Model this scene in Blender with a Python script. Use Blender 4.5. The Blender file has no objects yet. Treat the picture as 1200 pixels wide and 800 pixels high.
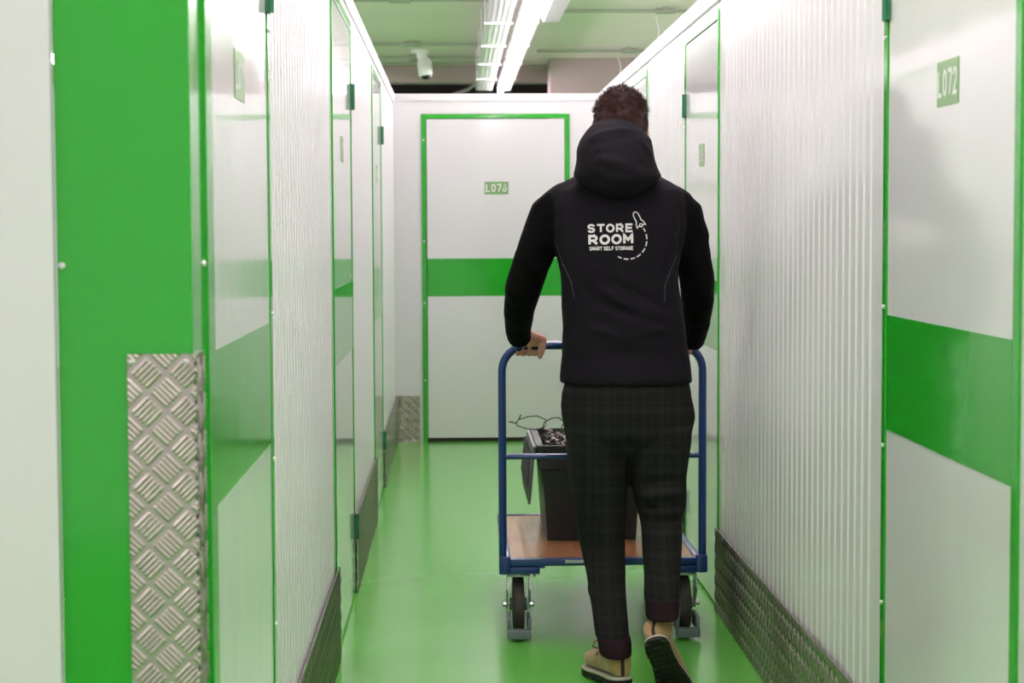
import bpy, math, random
import numpy as np
from mathutils import Vector, Matrix, Quaternion
from mathutils.bvhtree import BVHTree

random.seed(7)
rng = np.random.RandomState(7)
scn = bpy.context.scene
COL = scn.collection

# ------------------------------------------------------------------ camera, world, exposure
F_PX = 2190.0                                    # focal length in pixels of the 1200x800 frame
CAM_H = 1.38
CAM = Vector((0, 0, CAM_H))
yc = Vector((532 - 600, 400 - 268, -F_PX)).normalized()          # world +Y (down the corridor) seen from the camera
zc = Vector((-0.0065, 1, 0)); zc = (zc - yc * zc.dot(yc)).normalized()
xc = yc.cross(zc)
R_CW = Matrix((xc, yc, zc))                      # rows: camera -> world
cam_data = bpy.data.cameras.new('camera')
cam_data.sensor_width = 36; cam_data.lens = F_PX / 1200 * 36
cam_data.clip_end = 100
cam = bpy.data.objects.new('camera', cam_data); COL.objects.link(cam)
cam.matrix_world = Matrix.Translation(CAM) @ R_CW.to_4x4()
cam_data.dof.use_dof = True
cam_data.dof.focus_distance = 5.68
cam_data.dof.aperture_fstop = 7.5
scn.camera = cam

world = bpy.data.worlds.new('world'); scn.world = world
world.use_nodes = True
world.node_tree.nodes['Background'].inputs[0].default_value = (1.0, 0.90, 0.97, 1)
world.node_tree.nodes['Background'].inputs[1].default_value = .85
TUBE_POWER = 38.0

scn.view_settings.view_transform = 'Standard'
scn.view_settings.look = 'None'
scn.view_settings.exposure = 0.12
scn.view_settings.gamma = 1.0
scn.view_settings.use_curve_mapping = False

def at(px, py, d):
    """world point on the sight line of a pixel at corridor depth d"""
    r = R_CW @ Vector((px - 600, 400 - py, -F_PX))
    return CAM + r * (d / r.y)

# ------------------------------------------------------------------ materials
def mat(name, col, rough=0.5, metal=0.0, spec=0.5, coat=0.0, bump=None, sheen=0.0, emit=None, sub=0.0):
    m = bpy.data.materials.new(name); m.use_nodes = True
    nt = m.node_tree; b = nt.nodes['Principled BSDF']
    b.inputs['Base Color'].default_value = (*col, 1)
    b.inputs['Roughness'].default_value = rough
    b.inputs['Metallic'].default_value = metal
    b.inputs['Specular IOR Level'].default_value = spec
    b.inputs['Coat Weight'].default_value = coat
    if coat: b.inputs['Coat Roughness'].default_value = 0.06
    if sheen:
        b.inputs['Sheen Weight'].default_value = sheen; b.inputs['Sheen Roughness'].default_value = 0.5
    if sub: b.inputs['Subsurface Weight'].default_value = sub; b.inputs['Subsurface Scale'].default_value = 0.01
    if emit:
        b.inputs['Emission Color'].default_value = (*emit[0], 1); b.inputs['Emission Strength'].default_value = emit[1]
    tc = nt.nodes.new('ShaderNodeTexCoord')
    if bump:
        scale, strength, dist = bump[:3]
        mp = nt.nodes.new('ShaderNodeMapping')
        if len(bump) > 3: mp.inputs['Scale'].default_value = bump[3]
        n = nt.nodes.new('ShaderNodeTexNoise'); n.inputs['Scale'].default_value = scale; n.inputs['Detail'].default_value = 3
        bp = nt.nodes.new('ShaderNodeBump'); bp.inputs['Strength'].default_value = strength; bp.inputs['Distance'].default_value = dist
        nt.links.new(tc.outputs['Object'], mp.inputs['Vector']); nt.links.new(mp.outputs[0], n.inputs['Vector'])
        nt.links.new(n.outputs['Fac'], bp.inputs['Height']); nt.links.new(bp.outputs[0], b.inputs['Normal'])
    return m

def vary(m, col2, scale=5, amount=0.5, stretch=(1, 1, 1), lo=0.35, hi=0.65):
    """mix the base colour with a second one by a noise texture"""
    nt = m.node_tree; b = nt.nodes['Principled BSDF']
    tc = next(n for n in nt.nodes if n.type == 'TEX_COORD')
    mp = nt.nodes.new('ShaderNodeMapping'); mp.inputs['Scale'].default_value = stretch
    n = nt.nodes.new('ShaderNodeTexNoise'); n.inputs['Scale'].default_value = scale; n.inputs['Detail'].default_value = 4
    mr = nt.nodes.new('ShaderNodeMapRange'); mr.inputs[1].default_value = lo; mr.inputs[2].default_value = hi; mr.inputs[4].default_value = amount
    mx = nt.nodes.new('ShaderNodeMix'); mx.data_type = 'RGBA'
    mx.inputs[6].default_value = b.inputs['Base Color'].default_value; mx.inputs[7].default_value = (*col2, 1)
    nt.links.new(tc.outputs['Object'], mp.inputs['Vector']); nt.links.new(mp.outputs[0], n.inputs['Vector'])
    nt.links.new(n.outputs['Fac'], mr.inputs[0]); nt.links.new(mr.outputs[0], mx.inputs[0]); nt.links.new(mx.outputs[2], b.inputs['Base Color'])
    return m

M = {}
M['white_door'] = mat('white_door', (.80, .80, .80), .10, coat=.3, bump=(1.3, .25, .02, (1, 1, .6)))
M['white_sheet'] = mat('white_sheet', (.79, .785, .79), .20, coat=.1)
M['white_plain'] = mat('white_plain', (.78, .775, .78), .3)
M['green_steel'] = mat('green_steel', (.013, .39, .014), .12, coat=.3, bump=(1.3, .2, .02))
M['green_dark'] = mat('green_dark', (.012, .16, .06), .35)
M['sign_green'] = mat('sign_green', (.22, .42, .16), .3)
M['sign_text'] = mat('sign_text', (.85, .86, .84), .4)
M['floor'] = vary(mat('floor', (.125, .54, .058), .20, coat=.4, bump=(2.2, .012, .02)), (.14, .57, .068), 1.5, 1)
M['aluminium'] = mat('aluminium', (.47, .43, .385), .29, metal=.95)
M['screw'] = mat('screw', (.75, .75, .75), .3, metal=.8)
M['ceiling'] = vary(mat('ceiling', (.90, .73, .79), .8, bump=(30, .2, .01)), (.80, .70, .70), .7, 1)
M['ceiling_beam'] = mat('ceiling_beam', (.42, .33, .33), .85)
M['painted_dark'] = mat('painted_dark', (.03, .022, .022), .9)  # near-black colour standing in for unlit depth and gap shade
M['conduit'] = mat('conduit', (.42, .42, .38), .45, metal=.5)
M['tray'] = mat('tray', (.85, .85, .86), .35)
M['tube_light'] = mat('tube_light', (.9, .9, .9), .4, emit=((1.0, .875, .945), TUBE_POWER))
M['fixture'] = mat('fixture', (.6, .6, .62), .4)
M['diffuser'] = mat('diffuser', (.88, .88, .9), .3)
M['black_glass'] = mat('black_glass', (.01, .01, .012), .08)
M['blue'] = mat('blue', (.002, .036, .18), .3, coat=.2, bump=(60, .05, .002))
M['wood'] = vary(mat('wood', (.46, .20, .09), .25, coat=.1, bump=(40, .05, .002, (1, .2, 1))), (.38, .165, .07), 9, 1, (6, .6, 1))
M['tyre'] = vary(mat('tyre', (.055, .045, .04), .6), (.075, .062, .055), 30, 1)
M['zinc'] = mat('zinc', (.5, .52, .52), .28, metal=.85)
M['pedal'] = mat('pedal', (.17, .21, .22), .45)
M['crate'] = mat('crate', (.014, .0145, .015), .42, bump=(120, .08, .001))
M['lid'] = mat('lid', (.085, .08, .085), .35, bump=(90, .1, .001))
M['wire'] = mat('wire', (.012, .035, .022), .5)
M['bulb'] = mat('bulb', (.55, .42, .38), .15)
M['paper'] = mat('paper', (.7, .7, .74), .5)
M['jacket'] = mat('jacket', (.0055, .0046, .0072), .78, spec=.16, bump=(420, .25, .0008))
M['sleeve'] = mat('sleeve', (.0018, .0018, .002), .8, spec=.10, bump=(420, .25, .0008))
M['print'] = mat('print', (.78, .77, .74), .5)
M['piping'] = mat('piping', (.045, .045, .055), .4)
M['skin'] = vary(mat('skin', (.62, .34, .26), .45, sub=.15, bump=(150, .15, .001)), (.52, .22, .16), 25, .7)
M['hair'] = vary(mat('hair', (.026, .010, .008), .5, spec=.22), (.055, .022, .015), 40, 1)
M['suede'] = vary(mat('suede', (.50, .33, .15), .85, sheen=.25, bump=(300, .3, .001)), (.38, .25, .11), 22, 1)
M['boot_strip'] = mat('boot_strip', (.028, .012, .014), .7)
M['midsole'] = mat('midsole', (.62, .56, .49), .6)
M['sole'] = mat('sole', (.012, .016, .008), .75)
M['lace'] = mat('lace', (.20, .10, .035), .7)
M['lining'] = mat('lining', (.017, .006, .009), .85, spec=.2, bump=(400, .3, .001))

M['floor'].node_tree.nodes['Principled BSDF'].inputs['Coat Roughness'].default_value = .17
def plaid():
    m = mat('plaid_wool', (.0135, .0145, .0135), .9, spec=.1, bump=(500, .3, .0008))
    nt = m.node_tree; b = nt.nodes['Principled BSDF']
    tc = next(n for n in nt.nodes if n.type == 'TEX_COORD')
    sx = nt.nodes.new('ShaderNodeSeparateXYZ'); nt.links.new(tc.outputs['Object'], sx.inputs[0])
    def line(axis, pitch, width, off):
        a = nt.nodes.new('ShaderNodeMath'); a.operation = 'ADD'; a.inputs[1].default_value = off + 10
        nt.links.new(sx.outputs[axis], a.inputs[0])
        w = nt.nodes.new('ShaderNodeMath'); w.operation = 'PINGPONG'; w.inputs[1].default_value = pitch / 2
        nt.links.new(a.outputs[0], w.inputs[0])
        r = nt.nodes.new('ShaderNodeMapRange'); r.inputs[1].default_value = width; r.inputs[2].default_value = width * .4
        nt.links.new(w.outputs[0], r.inputs[0]); return r.outputs[0]
    outs = [line(0, .055, .0022, 0), line(0, .055, .010, .022), line(2, .062, .0022, 0), line(2, .062, .012, .025)]
    acc = outs[0]
    for o, wt in zip(outs[1:], (.55, 1, .55)):
        k = nt.nodes.new('ShaderNodeMath'); k.operation = 'MULTIPLY_ADD'; k.inputs[1].default_value = wt
        nt.links.new(o, k.inputs[0]); nt.links.new(acc, k.inputs[2]); acc = k.outputs[0]
    mx = nt.nodes.new('ShaderNodeMix'); mx.data_type = 'RGBA'
    mx.inputs[6].default_value = (.0135, .0145, .0132, 1); mx.inputs[7].default_value = (.0205, .022, .0198, 1)
    nt.links.new(acc, mx.inputs[0]); nt.links.new(mx.outputs[2], b.inputs['Base Color'])
    return m
M['plaid'] = plaid()

# ------------------------------------------------------------------ mesh helpers
def origin_of(o):
    v = Vector((0, 0, 0))
    while o: v += o.location; o = o.parent
    return v

def tag(o, label=None, cat=None, group=None, kind=None):
    if label: o['label'] = label
    if cat: o['category'] = cat
    if group: o['group'] = group
    if kind: o['kind'] = kind
    return o

def empty(name, loc=(0, 0, 0), label=None, cat=None, group=None, kind=None):
    o = bpy.data.objects.new(name, None); COL.objects.link(o); o.location = loc; o.empty_display_size = .1
    return tag(o, label, cat, group, kind)

class MB:
    """collects shapes in world coordinates; build() links them as ONE mesh object"""
    def __init__(s): s.v = []; s.f = []
    def add(s, vs, fs):
        n = len(s.v); s.v += [tuple(v) for v in vs]; s.f += [tuple(i + n for i in f) for f in fs]; return s
    def box(s, x0, x1, y0, y1, z0, z1, bev=0.0):
        if bev <= 0:
            return s.add([(x, y, z) for x in (x0, x1) for y in (y0, y1) for z in (z0, z1)],
                         [(0, 1, 3, 2), (4, 6, 7, 5), (0, 4, 5, 1), (2, 3, 7, 6), (0, 2, 6, 4), (1, 5, 7, 3)])
        import bmesh
        bm = bmesh.new(); bmesh.ops.create_cube(bm, size=1)
        for v in bm.verts: v.co = Vector(((x0 + x1) / 2 + v.co.x * (x1 - x0), (y0 + y1) / 2 + v.co.y * (y1 - y0), (z0 + z1) / 2 + v.co.z * (z1 - z0)))
        bmesh.ops.bevel(bm, geom=list(bm.edges), offset=bev, segments=2, affect='EDGES', profile=.6)
        bm.verts.index_update()
        s.add([v.co for v in bm.verts], [[v.index for v in f.verts] for f in bm.faces]); bm.free(); return s
    def rings(s, rings, cap=True):
        n = len(rings[0]); vs = [p for r in rings for p in r]; fs = []
        for i in range(len(rings) - 1):
            for j in range(n):
                k = (j + 1) % n
                fs.append((i * n + j, i * n + k, (i + 1) * n + k, (i + 1) * n + j))
        if cap:
            fs.append(tuple(range(n - 1, -1, -1))); fs.append(tuple((len(rings) - 1) * n + j for j in range(n)))
        return s.add(vs, fs)
    def tube(s, pts, rad, n=12, closed=False):
        pts = [Vector(p) for p in pts]
        if not hasattr(rad, '__len__'): rad = [rad] * len(pts)
        rs = []; up = None
        for i, p in enumerate(pts):
            a = pts[(i - 1) % len(pts)] if (i > 0 or closed) else p
            b = pts[(i + 1) % len(pts)] if (i < len(pts) - 1 or closed) else p
            t = (b - a).normalized()
            if up is None:
                up = t.orthogonal().normalized()
            up = (up - t * up.dot(t)).normalized(); w = t.cross(up)
            r = rad[i]
            ra, rb = (r if hasattr(r, '__len__') else (r, r))
            rs.append([p + up * (ra * math.cos(2 * math.pi * k / n)) + w * (rb * math.sin(2 * math.pi * k / n)) for k in range(n)])
        if closed: rs.append(rs[0])
        return s.rings(rs, cap=not closed)
    def cyl(s, p0, p1, r, n=20): return s.tube([p0, p1], r, n)
    def capsule(s, p0, p1, r0, r1=None, n=14):
        """rounded tapered limb segment"""
        p0, p1 = Vector(p0), Vector(p1); r1 = r0 if r1 is None else r1
        d = (p1 - p0); L = d.length; d = d / L if L > 1e-6 else Vector((0, 0, 1))
        pts = []; rr = []
        for k in range(5):
            a = math.pi / 2 * k / 5; pts.append(p0 - d * r0 * math.cos(a)); rr.append(max(r0 * math.sin(a), r0 * .05))
        pts.append(p0); rr.append(r0); pts.append(p1); rr.append(r1)
        for k in range(4, -1, -1):
            a = math.pi / 2 * k / 5; pts.append(p1 + d * r1 * math.cos(a)); rr.append(max(r1 * math.sin(a), r1 * .05))
        return s.tube(pts, rr, n)
    def ell(s, c, r, rot=None, nu=20, nv=12):
        c = Vector(c); rs = []
        for i in range(nv + 1):
            t = math.pi * i / nv; sn = max(math.sin(t), .02)
            ring = []
            for j in range(nu):
                p = Vector((r[0] * sn * math.cos(2 * math.pi * j / nu), r[1] * sn * math.sin(2 * math.pi * j / nu), -r[2] * math.cos(t)))
                if rot: p = rot @ p
                ring.append(c + p)
            rs.append(ring)
        return s.rings(rs)
    def stack(s, rows, n=36, power=2.3):
        """horizontal super-elliptic rings: (centre, half width x, half depth y)"""
        rs = []
        for c, a, b in rows:
            ring = []
            for k in range(n):
                t = 2 * math.pi * k / n; cs, sn = math.cos(t), math.sin(t)
                ring.append((c[0] + a * math.copysign(abs(cs) ** (2 / power), cs), c[1] + b * math.copysign(abs(sn) ** (2 / power), sn), c[2]))
            rs.append(ring)
        return s.rings(rs)
    def build(s, name, material, parent=None, smooth=False, **tags):
        off = origin_of(parent) if parent else Vector((0, 0, 0))
        me = bpy.data.meshes.new(name)
        me.from_pydata([Vector(v) - off for v in s.v], [], s.f)
        if material: me.materials.append(material)
        o = bpy.data.objects.new(name, me); COL.objects.link(o)
        if parent: o.parent = parent
        import bmesh
        bm = bmesh.new(); bm.from_mesh(me); bmesh.ops.recalc_face_normals(bm, faces=bm.faces); bm.to_mesh(me); bm.free()
        if smooth == 'auto': autosmooth(me)
        elif smooth: me.polygons.foreach_set('use_smooth', [True] * len(me.polygons))
        return tag(o, **tags)

def autosmooth(me, angle=40):
    me.polygons.foreach_set('use_smooth', [True] * len(me.polygons))
    me.set_sharp_from_angle(angle=math.radians(angle))

def organic(o, voxel, smooth=6, factor=.5):
    """fuse the closed shapes of a mesh into one continuous skin"""
    m = o.modifiers.new('remesh', 'REMESH'); m.mode = 'VOXEL'; m.voxel_size = voxel
    if smooth:
        k = o.modifiers.new('smooth', 'SMOOTH'); k.iterations = smooth; k.factor = factor
    dg = bpy.context.evaluated_depsgraph_get(); ev = o.evaluated_get(dg)
    me = bpy.data.meshes.new_from_object(ev)
    mats = [x for x in o.data.materials]
    o.modifiers.clear(); old = o.data; o.data = me; me.name = o.name
    me.materials.clear()
    for x in mats: me.materials.append(x)
    bpy.data.meshes.remove(old)
    me.polygons.foreach_set('use_smooth', [True] * len(me.polygons))
    return o

def arrays(me):
    n = len(me.vertices); co = np.empty(n * 3); no = np.empty(n * 3)
    me.vertices.foreach_get('co', co); me.vertices.foreach_get('normal', no)
    return co.reshape(-1, 3), no.reshape(-1, 3)

def displace(o, fn):
    co, no = arrays(o.data); off = np.array(origin_of(o))
    h = fn(co + off, no)
    co = co + no * h[:, None]
    o.data.vertices.foreach_set('co', co.ravel()); o.data.update()

def folds(segs):
    def fn(P, N):
        h = np.zeros(len(P))
        for a, b, w, amp in segs:
            a = np.array(a); b = np.array(b); d = b - a; L2 = (d * d).sum()
            t = np.clip(((P - a) @ d) / L2, 0, 1)
            dist = np.linalg.norm(P - (a + t[:, None] * d), axis=1)
            h += amp * np.exp(-(dist / w) ** 2) * np.sin(np.pi * np.clip(t * .8 + .1, 0, 1))
        return h
    return fn

def wobble(amp, freq, seed, aniso=(1, 1, 1)):
    r = np.random.RandomState(seed)
    K = [(r.randn(3) * freq * np.array(aniso), r.rand() * 6.28, r.rand()) for _ in range(14)]
    def fn(P, N):
        h = np.zeros(len(P))
        for k, ph, a in K: h += a * np.sin(P @ k + ph)
        return h * amp / 4
    return fn

# stroke lettering -------------------------------------------------------------
def arc(cx, cy, rx, ry, a0, a1, n=12):
    return [(cx + rx * math.cos(math.radians(a0 + (a1 - a0) * i / n)), cy + ry * math.sin(math.radians(a0 + (a1 - a0) * i / n))) for i in range(n + 1)]
GL = {
 'S': [arc(.5, .75, .42, .25, 20, 180, 8) + arc(.5, .75, .42, .25, 180, 270, 6)[1:] + arc(.5, .25, .42, .25, 90, -160, 12)[1:]],
 'T': [[(0, 1), (1, 1)], [(.5, 1), (.5, 0)]],
 'O': [arc(.5, .5, .5, .5, 0, 360, 24)],
 'R': [[(.08, 0), (.08, 1), (.6, 1)] + arc(.6, .7, .32, .3, 90, -90, 8) + [(.08, .4)], [(.5, .4), (.95, 0)]],
 'E': [[(.95, 1), (.08, 1), (.08, 0), (.95, 0)], [(.08, .5), (.85, .5)]],
 'M': [[(.02, 0), (.02, 1), (.5, .38), (.98, 1), (.98, 0)]],
 'A': [[(0, 0), (.5, 1), (1, 0)], [(.2, .33), (.8, .33)]],
 'L': [[(.1, 1), (.1, 0), (.9, 0)]],
 'F': [[(.95, 1), (.08, 1), (.08, 0)], [(.08, .5), (.85, .5)]],
 'G': [arc(.5, .5, .48, .5, 40, 340, 18) + [(.95, .45), (.55, .45)]],
 '0': [arc(.5, .5, .42, .5, 0, 360, 22)],
 '1': [[(.2, .8), (.55, 1), (.55, 0)]],
 '9': [arc(.5, .68, .38, .32, -30, 330, 18) + [(.8, .5), (.3, 0)]],
 '7': [[(.05, 1), (.95, 1), (.4, 0)]],
 '2': [arc(.5, .7, .4, .3, 165, -20, 10) + [(.08, 0), (.95, 0)]],
 '6': [[(.75, 1), (.2, .5)] + arc(.5, .32, .38, .32, 150, 510, 18)],
 '4': [[(.7, 0), (.7, 1), (.05, .3), (.95, .3)]],
 '8': [arc(.5, .73, .34, .26, 0, 360, 16), arc(.5, .25, .42, .27, 0, 360, 16)],
 '3': [arc(.45, .73, .4, .26, 150, -90, 10) + arc(.45, .25, .44, .27, 90, -150, 10)],
}
def stroke(pts, w, step=.0):
    """2D polyline -> list of quads with mitred joints"""
    P = [Vector(p).to_2d() for p in pts]
    if step:
        Q = [P[0]]
        for a, b in zip(P, P[1:]):
            k = max(1, int(math.ceil((b - a).length / step)))
            Q += [a + (b - a) * (i / k) for i in range(1, k + 1)]
        P = Q
    closed = (P[0] - P[-1]).length < 1e-6 and len(P) > 3
    L = []; Rr = []
    n = len(P)
    for i in range(n):
        a = P[i - 1] if i > 0 else (P[-2] if closed else None)
        b = P[i + 1] if i < n - 1 else (P[1] if closed else None)
        da = (P[i] - a).normalized() if a is not None else (b - P[i]).normalized()
        db = (b - P[i]).normalized() if b is not None else da
        na = Vector((-da.y, da.x)); nb = Vector((-db.y, db.x)); m = na + nb
        if m.length < 1e-4: m = na
        m.normalize(); k = w / 2 / max(m.dot(na), .45)
        e = Vector((0, 0))
        if not closed and i == 0: e = -da * w * .2
        if not closed and i == n - 1: e = da * w * .2
        L.append(P[i] + m * k + e); Rr.append(P[i] - m * k + e)
    return L, Rr
def text_strokes(txt, x, y, cw, ch, gap, w, step=0):
    out = []
    for c in txt:
        if c == ' ': x += cw * .6; continue
        for pl in GL[c]: out.append(stroke([(x + p[0] * cw, y + p[1] * ch) for p in pl], w, step))
        x += cw + gap
    return out
def emit_strokes(mb, strokes, f):
    """f maps a 2D point to a 3D point"""
    for L, Rr in strokes:
        n = len(L); vs = [f(p) for p in L] + [f(p) for p in Rr]
        mb.add(vs, [(i, i + 1, n + i + 1, n + i) for i in range(n - 1)])

# ------------------------------------------------------------------ setting: floor, ceiling
XL, XR, D = -.387, .948, 12.10
WT = 2.247                                         # top of the partition walls
CEIL = 2.95
MB().box(-4, 4, -3, 24.1, -.12, 0).build('floor', M['floor'], kind='structure', label='glossy green painted floor')
MB().box(-4, 4, -3, 18.1, CEIL, CEIL + .1).build('ceiling', M['ceiling'], kind='structure', label='pale concrete ceiling above the corridor')
MB().box(-4, 4, 18.1, 18.4, 2.79, CEIL + .1).build('trim_1', M['ceiling_beam'], kind='structure', label='dull pink downstand beam across the ceiling')
MB().box(.9, 2.4, 17.4, 17.9, 0, CEIL).build('trim_2', M['ceiling_beam'], kind='structure', label='dull pink column behind the end partition')
MB().box(-4, 4, 24, 24.1, 0, 3.3).build('wall_far', M['painted_dark'], kind='structure', label='far wall painted near-black as unlit depth beyond the end partition')  # darkness of the space behind is put into the wall and ceiling colour
MB().box(-4, 4, 18.4, 24, 3.2, 3.3).build('ceiling.001', M['painted_dark'], kind='structure', label='raised ceiling painted near-black as unlit depth beyond the beam')

# ------------------------------------------------------------------ partition walls
PITCH, RIB = .075, .0038
def rib_profile(L, flat0=.0, flat1=.0):
    """(distance along, height) of a ribbed steel liner sheet"""
    pts = [(0, 0)]; s = flat0
    while s + PITCH <= L - flat1 + 1e-6:
        pts += [(s + .012, 0), (s + .019, RIB), (s + .034, RIB), (s + .041, 0), (s + .058, 0)]
        s += PITCH
    pts.append((L, 0)); return pts
def ribbed(name, axis, at0, s0, s1, face, sign, z0, z1, parent, flat0=0, flat1=0):
    """vertical ribbed sheet running from s0 to s1 along axis, standing at 'at0', facing sign"""
    prof = rib_profile(s1 - s0, flat0, flat1); mb = MB(); th = .02
    front = [(s0 + a, at0 + sign * h) for a, h in prof]; ring = front + [(s1, at0 - sign * th), (s0, at0 - sign * th)]
    if axis == 'y': lo = [(c, s, z0) for s, c in ring]; hi = [(c, s, z1) for s, c in ring]
    else: lo = [(s, c, z0) for s, c in ring]; hi = [(s, c, z1) for s, c in ring]
    mb.rings([lo, hi]); return mb.build(name, M['white_sheet'], parent)

def checker(name, parent, o3, u3, v3, n3, W, H, step, material=M['aluminium'], cell=.057, amp=.0024, pad=0.0):
    """five-bar tread plate as a height field: o3 corner, u3 across, v3 up, n3 out"""
    nu = max(2, int(W / step)); nv = max(2, int(H / step))
    U, V = np.meshgrid(np.linspace(0, W, nu + 1), np.linspace(0, H, nv + 1))
    h = np.zeros_like(U)
    for sg_, of in ((-1.0, 0.0), (1.0, .5)):
        fu = U / cell - of; fv = V / cell - of; fu = fu - np.round(fu); fv = fv - np.round(fv)
        along = (fu + sg_ * fv) * .7071 * cell; across = (fu * -sg_ + fv) * .7071 * cell
        k = across / .0068; kc = np.round(k); ok = (np.abs(kc) <= 2)
        h = np.maximum(h, np.clip(1 - (np.abs(k - kc) / .42) ** 2, 0, 1) * np.clip((.0165 - np.abs(along)) / .003, 0, 1) * ok * amp)
        if pad: h = np.maximum(h, 0) + pad * np.clip(1.25 - ((along / .019) ** 2 + (across / .019) ** 2), 0, 1)
    o3, u3, v3, n3 = map(np.array, (o3, u3, v3, n3))
    P = o3 + U[..., None] * u3 + V[..., None] * v3 + (h + .004)[..., None] * n3
    P = P.reshape(-1, 3); idx = np.arange((nu + 1) * (nv + 1)).reshape(nv + 1, nu + 1)
    q = np.stack([idx[:-1, :-1], idx[:-1, 1:], idx[1:, 1:], idx[1:, :-1]], -1).reshape(-1, 4)
    # the return edges give the plate its 4 mm thickness
    edge = np.concatenate([idx[0, :], idx[1:, -1], idx[-1, -2::-1], idx[-2:0:-1, 0]])
    back = P[edge] - n3 * .0039
    n0 = len(P); P = np.vstack([P, back]); m = len(edge)
    j = np.arange(m); e = np.stack([edge, edge[(j + 1) % m], n0 + (j + 1) % m, n0 + j], -1)
    off = np.array(origin_of(parent)) if parent else 0
    me = bpy.data.meshes.new(name); me.from_pydata((P - off).tolist(), [], np.vstack([q, e]).tolist())
    me.materials.append(material)
    ob = bpy.data.objects.new(name, me); COL.objects.link(ob); ob.parent = parent
    autosmooth(me, 60); return ob

def screws(parent, pts, axis, r=.005, material=M['screw']):
    for p in pts:
        a = Vector(p); n = Vector(axis); mb = MB()
        mb.tube([a, a + n * .0025, a + n * .004], [r, r * .9, r * .3], 8)
        mb.build('screw', material, parent, smooth='auto')

def sheet_wall(name, X, sign, y0, y1, f0, f1, label, step=.003, skirt=True, nscrew=0):
    """one ribbed bay of a corridor side wall, with its tread plate skirt"""
    w = empty(name, (X, (y0 + y1) / 2, 0), label, kind='structure')
    ribbed('ribbed_sheet', 'y', X, y0, y1, 0, sign, 0, 2.185, w, f0, f1)
    if skirt:
        checker('skirt_plate', w, (X + sign * .008, y0, 0), (0, 1, 0), (0, 0, 1), (sign, 0, 0), y1 - y0, .30, step, amp=.0030, pad=.0022)
        if nscrew:
            L = y1 - y0; k = int(L / nscrew); pts = []
            for i in range(k + 1):
                yy = y0 + .02 + (L - .04) * i / k; pts += [(X + sign * .0125, yy, .29), (X + sign * .0125, yy, .03)]
            screws(w, pts, (sign, 0, 0), .006)
    return w

# side walls' white top channels
for nm, X, s, y0 in (('wall_left', XL, 1, 2.92), ('wall_right', XR, -1, -1.5)):
    mb = MB(); x0, x1 = sorted((X + s * .010, X - s * .06))
    mb.box(x0, x1, y0, D, 2.183, WT, .003)
    if nm == 'wall_right': mb.box(XR + .02, XR + .06, y0, D, 0, 2.183)
    else: mb.box(XL - .06, XL - .02, y0, D, 0, 2.183)
    mb.build(nm, M['white_plain'], kind='structure', label='white steel top channel of the partition')

def side_door(idx, X, sign, y0, y1, number, label, st0=.035, st1=.035):
    """flush steel door between y0 and y1 on a side wall: frame, leaf, band, hinges, number sign"""
    d = empty('door_%d' % idx, (X, (y0 + y1) / 2, 0), label, kind='structure')
    fr = MB(); f = .006
    xa, xb = sorted((X - sign * .02, X + sign * f))
    fr.box(xa, xb, y0, y0 + st0, 0, 2.155, .0015); fr.box(xa, xb, y1 - st1, y1, 0, 2.155, .0015)
    fr.box(xa, xb, y0 + st0, y1 - st1, 2.120, 2.155, .0015)
    fr.build('door_frame', M['green_steel'], d)
    xa, xb = sorted((X - sign * .02, X + sign * .001))
    MB().box(xa, xb, y0, y1, 2.156, 2.185).build('over_panel', M['white_plain'], d)
    a, b = y0 + st0 + .004, y1 - st1 - .004
    xa, xb = sorted((X - sign * .02, X + sign * .003))
    MB().box(xa, xb, a, b, .012, 2.116, .001).build('door_leaf', M['white_door'], d)
    xa, xb = sorted((X + sign * .0031, X + sign * .0045))
    MB().box(xa, xb, a + .001, b - .001, .938, 1.188).build('colour_band', M['green_steel'], d, label='bright green band across the white leaf')
    for z in (.21, 1.825):
        h = MB().cyl((X + sign * .012, y1 - st1 - .006, z), (X + sign * .012, y1 - st1 - .006, z + .095), .0085, 12)
        xa, xb = sorted((X + sign * .004, X + sign * .010))
        h.box(xa, xb, y1 - st1 - .02, y1 - .006, z, z + .095)
        h.build('hinge', M['green_dark'], d, smooth='auto')
    screws(d, [(X + sign * .0062, y1 - st1 * .5, z) for z in (1.79, 1.205, .9, .55)], (sign, 0, 0), .005)
    # number sign
    ym = y0 + (y1 - y0) * .472; w2 = .077
    xa, xb = sorted((X + sign * .0031, X + sign * .0045))
    sg = MB().box(xa, xb, ym - w2, ym + w2, 1.612, 1.698).build('number_sign', M['sign_green'], d, label='small green number sign')
    t = MB(); st = text_strokes(number, 0, 0, .026, .044, .010, .0085)
    wtot = 4 * .026 + 3 * .010
    xs = X + sign * .0052
    emit_strokes(t, st, lambda p: (xs, ym - sign * (-1) * 0 + (wtot / 2 - p[0]) * (1 if sign < 0 else -1), 1.633 + p[1]))
    t.build('number', M['sign_text'], sg)
    return d

def dep(px, X): return F_PX * abs(X) / abs(px - 532)
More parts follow.
